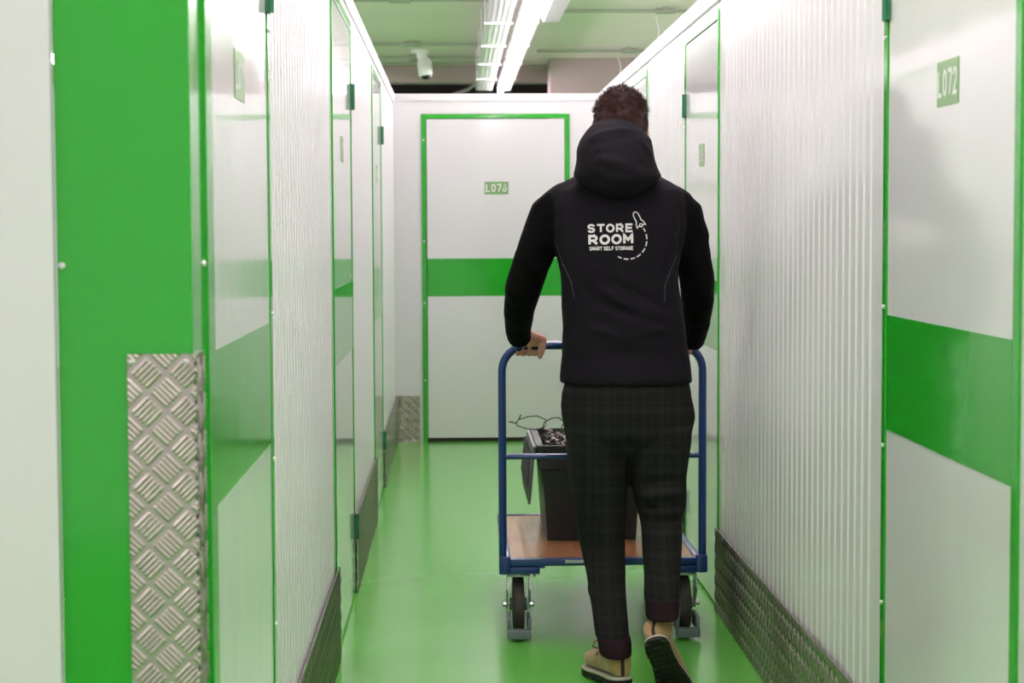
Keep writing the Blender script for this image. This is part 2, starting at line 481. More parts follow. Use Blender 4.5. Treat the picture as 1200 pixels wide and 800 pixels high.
# right wall, near to far
sheet_wall('wall_right_near', XR, -1, -1.5, 3.092, 0, 0, 'white ribbed steel wall bay nearest on the right', .02)
side_door(1, XR, -1, 3.092, 4.09, 'L072', 'white steel storage door with green band, nearest on the right')
sheet_wall('wall_right_middle', XR, -1, 4.09, 6.66, .12, .06, 'white ribbed steel wall bay right of the walking person', .0022, nscrew=.17)
side_door(2, XR, -1, 6.66, 7.64, 'L073', 'white steel storage door with green band, second on the right', .02, .03)
sheet_wall('wall_right_far', XR, -1, 7.64, 9.15, .05, .05, 'white ribbed steel wall bay beyond the second right door', .006)
side_door(3, XR, -1, 9.15, 10.12, 'L074', 'white steel storage door with green band, farthest on the right', .02, .02)
sheet_wall('wall_right_end', XR, -1, 10.12, D, .05, .05, 'white ribbed steel wall bay ending at the back partition', .008)
# left wall
side_door(4, XL, 1, 2.914, 3.930, 'L071', 'white steel storage door with green band, nearest on the left', st0=.075)
sheet_wall('wall_left_middle', XL, 1, 3.93, 5.96, .06, .03, 'white ribbed steel wall bay nearest on the left', .0022, nscrew=.17)
side_door(5, XL, 1, 5.96, 7.06, 'L070', 'white steel storage door with green band, second on the left', .02, .02)
sheet_wall('wall_left_far', XL, 1, 7.06, 8.90, .05, .05, 'white ribbed steel wall bay beyond the second left door', .005)
side_door(6, XL, 1, 8.90, 9.95, 'L069', 'white steel storage door with green band, farthest on the left', .02, .02)
sheet_wall('wall_left_end', XL, 1, 9.95, D, .05, .05, 'white ribbed steel wall bay ending at the back partition', .008)

# green corner post with tread plate guard, and the wall of the side passage
PF = 2.776
post = empty('trim_3', (XL - .1, PF, 0), 'glossy green steel corner post at the side passage', kind='structure')
MB().box(-.586, XL, PF, 2.914, 0, WT, .003).build('corner_post', M['green_steel'], post)
screws(post, [(-.578, PF, 1.328), (-.578, PF, .4), (-.578, PF, 1.9)], (0, -1, 0), .006)
screws(post, [(XL, 2.905, 1.328)], (1, 0, 0), .006)
gx0 = (150 - 532) * PF / F_PX
checker('corner_guard', post, (gx0, PF, 0), (1, 0, 0), (0, 0, 1), (0, -1, 0), XL + .004 - gx0, 1.197, .0009)
checker('corner_guard', post, (XL, PF - .004, 0), (0, 1, 0), (0, 0, 1), (1, 0, 0), .085, 1.197, .0016)
screws(post, [(gx0 + .008, PF - .0045, 1.186), (XL - .01, PF - .0045, 1.186)], (0, -1, 0), .004)
wp = empty('wall_passage', (-1.2, PF, 0), 'white ribbed steel wall of the side passage at left edge', kind='structure')
ribbed('ribbed_sheet', 'x', PF - .012, -3.2, -.588, 0, -1, 0, 2.185, wp, 0, .0)
MB().box(-3.2, -.588, PF - .02, PF + .05, 2.183, WT).build('top_channel', M['white_plain'], wp)

# back wall with its door
bw = empty('wall_back', (.28, D, 0), 'white steel partition closing the end of the corridor', kind='structure')
SB = F_PX / D
bx = lambda px: (px - 532) / SB
dx0, dx1 = bx(494.5), bx(667.5)
mb = MB()
mb.box(XL, dx0, D, D + .05, 0, WT); mb.box(dx1, XR, D, D + .05, 0, WT); mb.box(dx0, dx1, D, D + .05, 2.118, WT)
mb.box(XL, XR, D - .006, D, 2.20, WT); mb.box(XL, XL + .03, D - .004, D, 0, 2.2); mb.box(XR - .03, XR, D - .004, D, 0, 2.2)
mb.build('partition_panel', M['white_plain'], bw)
checker('skirt_plate', bw, (XL + .002, D, 0), (1, 0, 0), (0, 0, 1), (0, -1, 0), dx0 - XL - .02, .30, .002)
checker('skirt_plate', bw, (dx1 + .01, D, 0), (1, 0, 0), (0, 0, 1), (0, -1, 0), XR - dx1 - .012, .30, .006)
bd = empty('door_7', ((dx0 + dx1) / 2, D, 0), 'white steel storage door with green frame at the corridor end', kind='structure')
fr = MB(); fw = .030
fr.box(dx0, dx0 + fw, D - .012, D + .02, 0, 2.116, .002); fr.box(dx1 - fw, dx1, D - .012, D + .02, 0, 2.116, .002)
fr.box(dx0 + fw, dx1 - fw, D - .012, D + .02, 2.088, 2.116, .002)
fr.build('door_frame', M['green_steel'], bd)
MB().box(dx0 + fw + .004, dx1 - fw - .004, D - .008, D + .02, .025, 2.084, .002).build('door_leaf', M['white_door'], bd)
MB().box(dx0 + fw, dx1 - fw, D + .0, D + .02, .0, .025).build('gap_shade', M['painted_dark'], bd)  # dark strip painted in for the shade of the gap under the leaf
MB().box(dx0 + fw + .005, dx1 - fw - .005, D - .0095, D - .0081, .945, 1.188).build('colour_band', M['green_steel'], bd, label='bright green band across the white leaf')
sx0, sx1 = bx(568), bx(596)
sg = MB().box(sx0, sx1, D - .0095, D - .0081, 1.600, 1.682).build('number_sign', M['sign_green'], bd, label='small green number sign')
t = MB(); emit_strokes(t, text_strokes('L076', 0, 0, .026, .044, .009, .008), lambda p: (sx0 + .01 + p[0], D - .0102, 1.620 + p[1]))
t.build('number', M['sign_text'], sg)
screws(bd, [(dx0 + fw / 2, D - .012, z) for z in (1.95, 1.3, .9, .4)], (0, -1, 0), .006)

# ------------------------------------------------------------------ ceiling services
LX, LZ = .45, 2.68                                 # light line
def tray_piece():
    t = empty('cable_tray', (LX - .155, 0, LZ + .03))
    mb = MB(); x0, x1 = LX - .235, LX - .075; z = LZ + .02
    mb.box(x0, x1, 0, 1.49, z, z + .003)
    mb.box(x0, x0 + .003, 0, 1.49, z, z + .06); mb.box(x1 - .003, x1, 0, 1.49, z, z + .06)
    for k in range(4): mb.box(x0 + .03 + k * .033, x0 + .042 + k * .033, 0, 1.49, z - .003, z)
    mb.build('tray', M['tray'], t)
    b = MB(); b.box(x0 - .015, x1 + .01, .03, .07, z - .018, z - .004)
    MB().cyl((x0 - .008, .05, z - .01), (x0 - .008, .05, CEIL), .004, 6).build('hanger', M['tray'], t)
    b.build('bracket', M['tray'], t)
    return t
def light_piece():
    t = empty('linear_light', (LX, 0, LZ))
    mb = MB()
    mb.box(LX - .03, LX + .10, 0, 1.49, LZ + .014, LZ + .075, .004)
    mb.build('housing', M['fixture'], t)
    MB().tube([(LX, .01, LZ - .012), (LX, 1.48, LZ - .012)], .023, 12).build('light_tube', M['tube_light'], t, smooth='auto')
    e = MB(); e.box(LX - .035, LX + .1005, -.004, .012, LZ + .0, LZ + .0755, .002)
    MB().cyl((LX + .03, .3, LZ + .07), (LX + .03, .3, CEIL), .003, 6).build('hanger', M['tray'], t)
    e.build('end_cap', M['fixture'], t)
    return t
def copies(proto, spots, labels, cat, group):
    for i, (s, lb) in enumerate(zip(spots, labels)):
        if i == 0: r = proto
        else:
            r = proto.copy(); COL.objects.link(r)
            for ch in proto.children:
                c = ch.copy(); COL.objects.link(c); c.parent = r
        r.location = (proto_loc[proto.name.split('.')[0]][0], s, proto_loc[proto.name.split('.')[0]][1])
        tag(r, lb, cat, group)
proto_loc = {'cable_tray': (LX - .155, LZ + .03), 'linear_light': (LX, LZ)}
spots = [-1.5 + 1.5 * i for i in range(13)]
tp, lp = tray_piece(), light_piece()
ordn = ['first', 'second', 'third', 'fourth', 'farthest']
copies(lp, spots, ['white strip light overhead, ahead of the part the photo shows'] * 8 +
       ['white linear strip light in the glowing ceiling line, %s back from the top edge' % o_ for o_ in ordn], 'light', 'linear strip lights above the corridor')
copies(tp, spots[7:], ['white cable tray section left of the strip lights, just above the top edge'] +
       ['white cable tray section left of the strip lights, %s back from the top edge' % o_ for o_ in ordn], 'cable tray', 'cable tray sections beside the strip lights')
el = empty('emergency_light', (LX + .15, 10.9, LZ), 'white boxy emergency light right of the glowing strip', 'emergency light')
MB().box(LX + .108, LX + .225, 10.4, 11.8, LZ + .005, LZ + .085, .006).build('housing', M['tray'], el)
MB().box(LX + .115, LX + .218, 10.42, 11.78, LZ - .012, LZ + .005, .006).build('diffuser', M['diffuser'], el)
for xx_, lb in ((-3.1, 'left'), (3.3, 'right')):  # unseen strip lights added on both sides to brighten the ceiling
    ol = empty('ceiling_fill_light', (xx_, 7, 2.7), 'added unseen strip light brightening the ceiling, on the %s' % lb, 'light')
    MB().box(xx_ - .04, xx_ + .04, -1, 15, 2.73, 2.79, .004).build('housing', M['tray'], ol)
    MB().tube([(xx_, -.98, 2.70), (xx_, 14.98, 2.70)], .023, 12).build('light_tube', M['tube_light'], ol, smooth='auto')
cdefs = [(3, 398, 575, 'left, nearest'), (54, 452, 572, 'left, second'), (69, 478, 572, 'left, third'), (76, 505, 568, 'left, farthest'),
         (16, 645, 800, 'right, nearest'), (62, 630, 735, 'right, second'), (80, 620, 690, 'right, farthest')]
for i, (py, xa, xb, w) in enumerate(cdefs):
    side, order = w.split(', ')
    dd = F_PX * (CEIL - .03 - CAM_H) / (268 - py); sc = F_PX / dd
    x0, x1 = (xa - 532) / sc, (xb - 532) / sc
    if side == 'left': x0 = -1.2
    else: x1 = 1.9
    c = empty('conduit_pipe', ((x0 + x1) / 2, dd, CEIL - .03),
              'thin grey conduit pipe crossing the ceiling %s of the strip light, %s of them' % (side, order), 'conduit')
    mb = MB().cyl((x0, dd, CEIL - .03), (x1, dd, CEIL - .03), .013, 10); mb.build('pipe', M['conduit'], c, smooth='auto')
    k = MB(); xm = (x0 + x1) / 2 + (.15 if side == 'right' else .05)
    k.cyl((xm, dd, CEIL - .03), (xm + .14, dd, CEIL - .03), .022, 10); k.box(xm + .05, xm + .08, dd - .02, dd + .02, CEIL - .03, CEIL)
    k.build('coupling', M['conduit'], c, smooth='auto')
for i, (px, y0, y1, lb) in enumerate([(768, 18, 52, 'thin pale drop wire hanging from the nearest right conduit'), (724, 66, 92, 'thin pale drop wire hanging from the second right conduit')]):
    dd = F_PX * (CEIL - .03 - CAM_H) / (268 - y0); a = at(px, y0, dd); b = at(px + 2, y1, dd)
    tag(MB().tube([a, (a + b) / 2 + Vector((.02, 0, 0)), b], .004, 6).build('drop_wire', M['tray'], smooth=True), lb, 'wire')

# security camera
c0 = at(496, 62, 16.6); 
sc_ = empty('security_camera', (c0.x, 16.6, CEIL), 'white dome security camera hanging under the ceiling, left of the lights', 'camera')
cx, cy = c0.x, 16.6
MB().tube([(cx - .03, cy, CEIL), (cx - .03, cy, CEIL - .03)], .075, 20).build('mount', M['tray'], sc_, smooth='auto')
MB().tube([(cx - .02, cy, CEIL - .02), (cx, cy, CEIL - .09)], .045, 16).build('neck', M['tray'], sc_, smooth='auto')
MB().tube([(cx + .0, cy, CEIL - .075), (cx + .01, cy - .01, CEIL - .11), (cx + .02, cy - .03, CEIL - .22), (cx + .022, cy - .034, CEIL - .235)], [.045, .066, .062, .05], 20).build('housing', M['tray'], sc_, smooth='auto')
MB().ell((cx + .02, cy - .036, CEIL - .228), (.044, .044, .03)).build('lens_dome', M['black_glass'], sc_, smooth=True)
# dark cable above the back wall
tag(MB().tube([at(528, 112, 18.9), at(548, 105, 18.9), at(560, 96, 18.9), at(564, 84, 18.9), Vector((at(566, 70, 18.9).x, 18.9, 3.21))], .018, 8).build('hanging_cable', M['conduit'], smooth=True),
    'grey cable drooping in the dark gap above the end partition', 'cable')

# ------------------------------------------------------------------ trolley
TY = 6.22
tr = empty('platform_trolley', (.493, TY, 0), 'blue tubular platform trolley with a wooden deck, pushed by the person', 'trolley')
hx0, hx1, HZ, TR = .157, .829, .990, .0135
def arcpts(cx, cz, r, a0, a1, n=8): return [(cx + r * math.cos(math.radians(a0 + (a1 - a0) * i / n)), TY, cz + r * math.sin(math.radians(a0 + (a1 - a0) * i / n))) for i in range(n + 1)]
rc = .085
pts = [(hx0, TY, .26)] + arcpts(hx0 + rc, HZ - rc, rc, 180, 90) + arcpts(hx1 - rc, HZ - rc, rc, 90, 0) + [(hx1, TY, .26)]
MB().tube(pts, TR, 18).build('push_handle', M['blue'], tr, smooth='auto')
MB().cyl((hx0, TY, .618), (hx1, TY, .618), .0095, 14).build('cross_bar', M['blue'], tr, smooth='auto')
DX0, DX1, DY0, DY1, DZ = .163, .826, TY + .01, TY + 1.0, .268
fr = MB()
fr.box(DX0, DX1, DY0 - .018, DY0 + .012, .248, DZ + .004, .004)
fr.box(DX0, DX1, DY1 - .02, DY1, .240, DZ + .004, .004)
fr.box(DX0 - .002, DX0 + .022, DY0, DY1, .240, DZ + .004, .004); fr.box(DX1 - .022, DX1 + .002, DY0, DY1, .240, DZ + .004, .004)
fr.box(DX0 + .02, DX1 - .02, TY + .45, TY + .49, .235, .252, .003)
for x in (DX0, DX1):
    for y in (TY,):
        fr.box(x - .019, x + .019, y - .019, y + .019, .222, .283, .006)
        x0, x1 = (x, x + .118) if x == DX0 else (x - .118, x)
        fr.box(x0, x1, y - .014 if y == TY else y - .1, y + .1 if y == TY else y + .01, .222, .246, .004)
fr.build('deck_frame', M['blue'], tr, smooth='auto')
MB().box(DX0 + .02, DX1 - .02, DY0 + .010, DY1 - .018, .250, DZ).build('deck_board', M['wood'], tr)
MB().box((661 - 532) / 352, (683 - 532) / 352, DY0 - .0188, DY0 - .0182, .258, .269).build('frame_label', M['paper'], tr, label='small pale paper label on the deck edge')
hk = MB(); hk.tube([(.262, TY + .05, .245), (.262, TY + .05, .212), (.268, TY + .05, .204)], .004, 6); hk.box(.245, .30, TY + .02, TY + .07, .236, .246)
hk.build('hook', M['blue'], tr)

def caster(x, y, lab):
    c = empty('caster', (x, y, 0)); c.parent = tr; c.location = Vector((x, y, 0)) - tr.location
    if lab: c['label'] = lab
    r = .098
    wy = y + .03
    def ring(yaw): pass
    rs = []
    prof = [(-.019, r - .012), (-.016, r - .003), (-.008, r), (.008, r), (.016, r - .003), (.019, r - .012), (.016, r * .62), (-.016, r * .62)]
    n = 36; mb = MB()
    rr = [[(x + px_, wy + q * math.cos(2 * math.pi * k / n), r + .002 + q * math.sin(2 * math.pi * k / n)) for k in range(n)] for px_, q in prof + [prof[0]]]
    mb.rings(rr, cap=False); mb.build('tyre', M['tyre'], c, smooth='auto')
    hb = MB(); hb.cyl((x - .014, wy, r + .002), (x + .014, wy, r + .002), r * .63, 28); hb.cyl((x - .03, wy, r + .002), (x + .03, wy, r + .002), .022, 16)
    hb.build('hub', M['pedal'], c, smooth='auto')
    fk = MB()
    for s in (-1, 1):
        xx = x + s * .038; a = []
        out = [(y - .028, .205), (y + .045, .205), (wy + .022, .11), (wy + .016, .085), (wy - .016, .085), (wy - .024, .11), (y - .034, .16)]
        A = [(xx - .0025, p, q) for p, q in out]; B = [(xx + .0025, p, q) for p, q in out]
        fk.rings([A, B])
    fk.box(x - .04, x + .04, y - .03, y + .05, .203, .209, .002)
    fk.build('fork', M['zinc'], c)
    pl = MB(); pl.box(x - .05, x + .05, y - .045, y + .06, .216, .222, .002); pl.tube([(x, y, .207), (x, y, .218)], .034, 20)
    pl.build('mount_plate', M['zinc'], c, smooth='auto')
    ax = MB(); ax.cyl((x - .048, wy, r + .002), (x + .048, wy, r + .002), .005, 10)
    for s in (-1, 1): ax.tube([(x + s * .041, wy, r + .002), (x + s * .052, wy, r + .002), (x + s * .055, wy, r + .002)], [.011, .011, .007], 8)
    ax.build('axle', M['screw'], c, smooth='auto')
    return c
def brake(c, x, y):
    b = MB(); b.box(x - .040, x + .040, y - .125, y - .085, .010, .040, .006)
    b.box(x - .040, x - .028, y - .10, y + .02, .030, .075, .003); b.box(x + .028, x + .040, y - .10, y + .02, .030, .075, .003)
    b.build('brake_pedal', M['pedal'], c, smooth='auto')
for x, y, lb in ((.211, TY + .07, 'left rear swivel caster with brake pedal'), (.777, TY + .07, 'right rear swivel caster with brake pedal')):
    brake(caster(x, y, lb), x, y)
caster(.235, TY + .88, None); caster(.752, TY + .88, None)

# ------------------------------------------------------------------ crate with its hinged lid flaps and string lights
CX0, CX1, CY0, CY1, CZ0, CZ1 = .300, .668, 6.58, 7.16, DZ, .612
cr = empty('storage_crate', ((CX0 + CX1) / 2, (CY0 + CY1) / 2, DZ), 'dark grey plastic tote crate standing on the trolley deck', 'crate')
mb = MB(); tpr = .026
def rect(z, i, r=.0): return [(CX0 + i, CY0 + i, z), (CX1 - i, CY0 + i, z), (CX1 - i, CY1 - i, z), (CX0 + i, CY1 - i, z)]
mb.rings([rect(CZ0 + .001, tpr), rect(CZ1 - .09, .010), rect(CZ1 - .088, .006), rect(CZ1 - .085, .0), rect(CZ1 - .02, 0), rect(CZ1 - .018, -.008), rect(CZ1, -.008), rect(CZ1, .012), rect(CZ1 - .08, .018), rect(CZ0 + .012, tpr + .006)])
mb.build('body', M['crate'], cr)
for k in range(7):
    rb = MB(); xx = CX0 + .03 + k * (CX1 - CX0 - .06) / 6; rb.box(xx - .002, xx + .002, CY0 - .004, CY0 + .004, CZ1 - .083, CZ1 - .022)
    rb.build('rim_rib', M['crate'], cr)
rb2 = MB(); rb2.box(CX0 + .07, CX1 - .07, CY0 - .012, CY0 + .004, CZ1 - .094, CZ1 - .082, .003); rb2.build('grip', M['crate'], cr)
def flap(side):
    """toothed half lid hanging open from the long rim"""
    x = CX0 - .010 if side < 0 else CX1 + .010
    y0, y1 = CY0 + .005, CY1 - .005; n = 9
    # from the rim the flap first leans outwards, then hangs
    prof = [(0, .0), (.012, -.03), (.018, -.09)]
    teeth = []
    L = y1 - y0
    bottom = []
    for k in range(n + 1):
        y = y0 + L * k / n; bottom.append((y, -.205 if k % 2 == 0 else -.165))
        if k < n: bottom.append((y + L / n * .5, -.205 if k % 2 == 0 else -.165))
    out = [(y0, 0)] + bottom + [(y1, 0)]
    def bend(y, z): return x + side * (.006 + .030 * min(1, -z / .08) - .012 * (-z / .205)), y, CZ1 - .005 + z
    A = [bend(*p) for p in out]; B = [(p[0] + side * .009, p[1], p[2]) for p in A]
    m = MB(); m.rings([A, B])
    for k in range(6):
        yy = y0 + L * (k + .5) / 6; a = bend(yy, -.02); b = bend(yy, -.15)
        m.tube([(a[0] + side * .010, yy, a[2]), (b[0] + side * .010, yy, b[2])], .004, 6)
    m.cyl((x - side * .0, y0, CZ1 - .004), (x - side * .0, y1, CZ1 - .004), .006, 8)
    m.build('lid_flap', M['lid'], cr)
flap(-1); flap(1)

st = empty('string_lights', ((CX0 + CX1) / 2, 6.8, .57), 'tangle of dark string light cable with small bulbs in the crate', 'string lights')
r = random.Random(5)
cb = MB(); bl = MB()
for i in range(34):
    cx_, cy_ = r.uniform(CX0 + .09, CX1 - .09), r.uniform(CY0 + .09, CY1 - .09); ra = r.uniform(.04, .085); cz = r.uniform(.545, .615)
    tilt = r.uniform(-.5, .5); ph = r.uniform(0, 6); pts = []
    for k in range(18):
        a = 2 * math.pi * k / 18
        px_, py_ = ra * math.cos(a), ra * (.8 + .3 * math.sin(3 * a + ph)) * math.sin(a)
        x_ = min(max(cx_ + px_, CX0 + .024), CX1 - .024); y_ = min(max(cy_ + py_, CY0 + .024), CY1 - .024)
        pts.append((x_, y_, max(.53, cz + tilt * px_ * .5 + .008 * math.sin(4 * a + ph))))
    cb.tube(pts, .0028, 6, closed=True)
# springy wire loops standing above the rim
for i, (x0, x1, z0, z1, yy) in enumerate([(.215, .33, .652, .70, 6.75), (.31, .40, .625, .70, 6.7), (.38, .47, .64, .69, 6.72), (.45, .56, .63, .68, 6.78), (.30, .44, .615, .655, 6.66), (.54, .63, .625, .675, 6.8)]):
    pts = []
    for k in range(9):
        a = 2 * math.pi * k / 9 + .3
        pts.append(((x0 + x1) / 2 + (x1 - x0) / 2 * math.cos(a) * (1 + .12 * math.cos(3 * a)), yy + .05 * math.sin(a * 2), (z0 + z1) / 2 + (z1 - z0) / 2 * math.sin(a)))
    cb.tube(pts, .0022, 6, closed=True)
for a, b in (((.22, 6.75, .675), (.195, 6.74, .682)), ((.232, 6.75, .69), (.238, 6.75, .706)), ((.40, 6.7, .63), (.40, 6.72, .58)), ((.30, 6.72, .64), (.36, 6.7, .57))):
    cb.tube([a, b], .0024, 6)
cb.build('cable', M['wire'], st, smooth=True, kind='stuff')
for i in range(90):
    p = (r.uniform(CX0 + .035, CX1 - .035), r.uniform(CY0 + .03, CY1 - .05), r.uniform(.575, .628))
    q = Vector(p) + Vector((r.uniform(-1, 1), r.uniform(-1, 1), r.uniform(-.3, .8))).normalized() * .022
    bl.capsule(p, q, .007, .004, 8)
bl.build('bulb', M['bulb'], st, smooth=True, kind='stuff', label='small pinkish glass bulbs')

# ------------------------------------------------------------------ person
pe = empty('person', (.53, 5.7, 0), 'person in black hooded jacket and dark plaid trousers pushing the blue trolley', 'person')
def S(d): return F_PX / d
def row(y, xl, xr, d, b):
    c = at((xl + xr) / 2, y, d); return (c, (xr - xl) / 2 / S(d), b)
def rowb(y, xl, xr, d, b, inset):
    c = at((xl + xr) / 2, y, d); return (c, (xr - xl) / 2 / S(d) - inset, b - inset)

torso = [(205, 694, 762, 5.87, .060), (212, 672, 784, 5.86, .085), (222, 655, 799, 5.855, .105), (240, 645, 806, 5.85, .120), (265, 645, 806, 5.84, .128),
         (290, 649, 800, 5.83, .130), (315, 656, 794, 5.82, .126), (345, 658, 797, 5.81, .122), (380, 659, 803, 5.80, .125), (420, 657.5, 808, 5.79, .132), (440, 655.5, 810.5, 5.785, .150), (448, 655, 811, 5.785, .152)]
armL = [((662, 236, 5.86), .060), ((645, 252, 5.87), .066), ((633, 280, 5.88), .063), ((622, 310, 5.90), .060), ((612.5, 338, 5.93), .0585), ((608.5, 362, 6.0), .049), ((607, 386, 6.09), .0430), ((609, 396, 6.135), .041)]
armR = [((783, 236, 5.86), .060), ((800, 252, 5.87), .066), ((807.5, 280, 5.88), .060), ((812.5, 305, 5.90), .0575), ((817, 330, 5.93), .0575), ((817.5, 352, 5.98), .053), ((815.5, 378, 6.06), .046), ((811, 400, 6.135), .041)]
legL = [(500, 661, 738, 5.75, .10), (520, 663, 737, 5.75, .10), (560, 667, 735, 5.76, .093), (600, 672, 734, 5.765, .085), (640, 680, 733, 5.76, .075), (680, 688, 733.5, 5.70, .070), (715, 694, 735, 5.63, .066), (748, 698, 738, 5.565, .064)]
legR = [(500, 735, 811, 5.75, .10), (520, 736, 810, 5.745, .10), (560, 739, 805, 5.75, .095), (580, 742, 805, 5.745, .097), (592, 745, 804, 5.74, .098), (606, 749, 799, 5.735, .082), (622, 752, 799, 5.70, .088), (640, 752.5, 799, 5.68, .088), (675, 754, 797.5, 5.61, .085), (705, 755, 796, 5.55, .08)]
hip = [(438, 664, 806, 5.77, .118), (460, 657, 811, 5.765, .126), (485, 656.5, 812, 5.76, .128), (510, 661, 811, 5.755, .118), (526, 668, 805, 5.75, .085), (536, 685, 788, 5.75, .05), (542, 710, 762, 5.75, .02)]

# --- body: one continuous skin
hc = at(727, 149, 5.93)                                   # head centre
bd_ = MB()
bd_.ell(hc + Vector((0, -.01, .012)), (.074, .092, .098))
bd_.ell(hc + Vector((0, .035, -.045)), (.058, .062, .075))                  # face and jaw
bd_.ell(hc + Vector((0, .068, -.098)), (.030, .022, .022))                  # chin
bd_.capsule(hc + Vector((0, .088, -.005)), hc + Vector((0, .112, -.042)), .009, .014)   # nose
for s in (-1, 1):
    bd_.ell(hc + Vector((s * .030, .086, .016)), (.022, .012, .008))          # brow
    bd_.ell(hc + Vector((s * .040, .070, -.035)), (.020, .020, .020))         # cheek
    bd_.ell(hc + Vector((s * .079, -.004, -.022)), (.008, .020, .033), Matrix.Rotation(s * .35, 3, 'Z'))    # ear
bd_.capsule(hc + Vector((-.018, .093, -.066)), hc + Vector((.018, .093, -.066)), .007)  # lips
bd_.capsule(hc + Vector((0, -.012, -.06)), hc + Vector((0, -.03, -.19)), .058, .062)     # neck
bd_.stack([rowb(y, a, b, d, t_, .022) for y, a, b, d, t_ in torso[2:]])
bd_.capsule(at(680, 232, 5.87), at(775, 232, 5.87), .045)
bd_.stack([rowb(y, a, b, d, t_, .036) for y, a, b, d, t_ in hip[:4]])
for arm in (armL, armR):
    bd_.tube([at(*p) for p, _ in arm], [rr_ * .62 for _, rr_ in arm], 14)
for leg in (legL, legR):
    bd_.stack([rowb(y, a, b, d, t_, .028) for y, a, b, d, t_ in leg])
bd_.stack([rowb(748, 698, 738, 5.57, .05, .018), rowb(768, 703, 738, 5.55, .04, .012), rowb(780, 706, 738, 5.54, .04, .018)])
# hands grip the push bar (bar axis along x at TY, HZ)
def hand(side, wx, xs, wrist):
    """side -1 = left hand. palm lies over the bar, fingers go round the far side and come back below it"""
    B = Vector((0, TY, HZ)); w = Vector(wrist)
    fingers = []
    pc = Vector((xs[1] * .5 + xs[2] * .5, TY - .012, HZ + .030))
    bd_.capsule(w, w + (pc - w) * .55, .029, .027)
    # palm: four metacarpal rays from the wrist to the knuckles
    for i, x in enumerate(xs):
        kn = Vector((x, TY + .012, HZ + .028))
        bd_.capsule(w + (pc - w) * .35 + Vector(((x - pc.x) * .35, 0, 0)), kn, .016, .0115, 10)
        rr_ = (.0100, .0102, .0098, .0088)[i]; L = (.95, 1.03, 1, .86)[i]
        q = [kn]
        for ang, rad in ((62, .0265), (20, .0245), (-30, .0245), (-75, .0250), (-105, .0250), (-138 * L, .0245)):
            a = math.radians(ang); rad += .0025; q.append(Vector((x + (0 if ang > 0 else (i - 1.5) * -.0006), TY + rad * math.cos(a), HZ + rad * math.sin(a))))
        for a, b in zip(q, q[1:]): bd_.capsule(a, b, rr_, rr_ * .97, 10)
    # thumb leaves the side of the palm near its base, closes down the near side of the bar
    tx = xs[0] - side * .020
    t0 = w + (pc - w) * .45 + Vector((-side * .020, .0, -.002)); t1 = Vector((tx - side * .004, TY - .022, HZ + .020)); t2 = Vector((tx - side * .001, TY - .030, HZ - .012)); t3 = Vector((tx + side * .005, TY - .026, HZ - .036))
    for dx_, dz_, rq in ((-.020, .014, .0170), (.012, .012, .0160)):
        bd_.capsule(w + Vector((0, .01, -.012)), Vector((pc.x + side * dx_, TY - .021, HZ + dz_)), .022, rq, 12)
    bd_.capsule(Vector((xs[0], TY - .024, HZ + .009)), Vector((xs[3], TY - .024, HZ + .008)), .0125, .011, 12)
    bd_.capsule(t0, t1, .0175, .0150, 10); bd_.capsule(t1, t2, .0150, .0125, 10); bd_.capsule(t2, t3, .0125, .0085, 10)
wL = at(612, 398, 6.15)
hand(-1, wL.x, [.268, .2485, .229, .2105], (wL.x + .004, wL.y, HZ + .045))
wR = at(806, 400, 6.15)
hand(1, wR.x, [.728, .7475, .767, .7865], (wR.x, wR.y, HZ + .045))
# right ankle and foot inside the boot
bd_.capsule(at(776, 700, 5.54), at(777, 722, 5.515), .032, .030)
body = bd_.build('body', M['skin'], pe); organic(body, .0034, 3)
for s in (-1, 1):
    MB().ell(hc + Vector((s * .030, .087, .000)), (.0125, .0105, .0105)).build('eye', M['midsole'], pe, smooth=True)

# --- hair: thick cap with short curly locks
hcap = MB(); hcap.ell(hc + Vector((0, -.016, .018)), (.084, .104, .106), nu=64, nv=40)
hcap.ell(hc + Vector((0, -.045, -.045)), (.070, .066, .075), nu=40, nv=24)
hair = hcap.build('hair', M['hair'], pe); organic(hair, .0035, 3)
def trim_face(P, N):
    h = wobble(.004, 70, 3)(P, N) + wobble(.003, 150, 4)(P, N)
    rel = P - np.array(hc)
    face = (rel[:, 1] > .045) & (rel[:, 2] < .055)
    return np.where(face, -.03, h)
displace(hair, trim_face)
co, no = arrays(hair.data); rel = co + np.array(origin_of(hair)) - np.array(hc)
okm = ~((rel[:, 1] > .04) & (rel[:, 2] < .06)) & (rel[:, 2] > -.085)
ids = np.nonzero(okm)[0]; pick = rng.choice(ids, 3400)
hv = []; hf = []
off = np.array(origin_of(hair))
for i in pick:
    p = co[i] + off; n_ = no[i]; top = rel[i][2] > .045
    g = np.array([.35 * rng.randn(), -.25 + .35 * rng.randn(), (-.9 if not top else .15) + .3 * rng.randn()])
    tdir = g - n_ * g.dot(n_); tdir /= np.linalg.norm(tdir) + 1e-9
    L = rng.uniform(.010, .020) * (1.25 if top else .7); w = rng.uniform(.0007, .0013)
    side = np.cross(n_, tdir); curl = rng.uniform(-1, 1)
    n0 = len(hv); K = 4
    for k in range(K + 1):
        u = k / K; c = p - n_ * .001 + n_ * (L * (.55 if top else .25) * math.sin(u * 2.2)) + tdir * L * (u - .15 * u * u) + side * curl * L * .45 * u * u
        ww = w * (1 - u * .75)
        hv += [c + side * ww, c - side * ww, c + n_ * ww]
    for k in range(K):
        a = n0 + 3 * k
        for j in range(3): hf.append((a + j, a + (j + 1) % 3, a + 3 + (j + 1) % 3, a + 3 + j))
lk = MB(); lk.v = [tuple(v) for v in hv]; lk.f = hf
lo = lk.build('hair_locks', M['hair'], hair, smooth=True, kind='stuff')

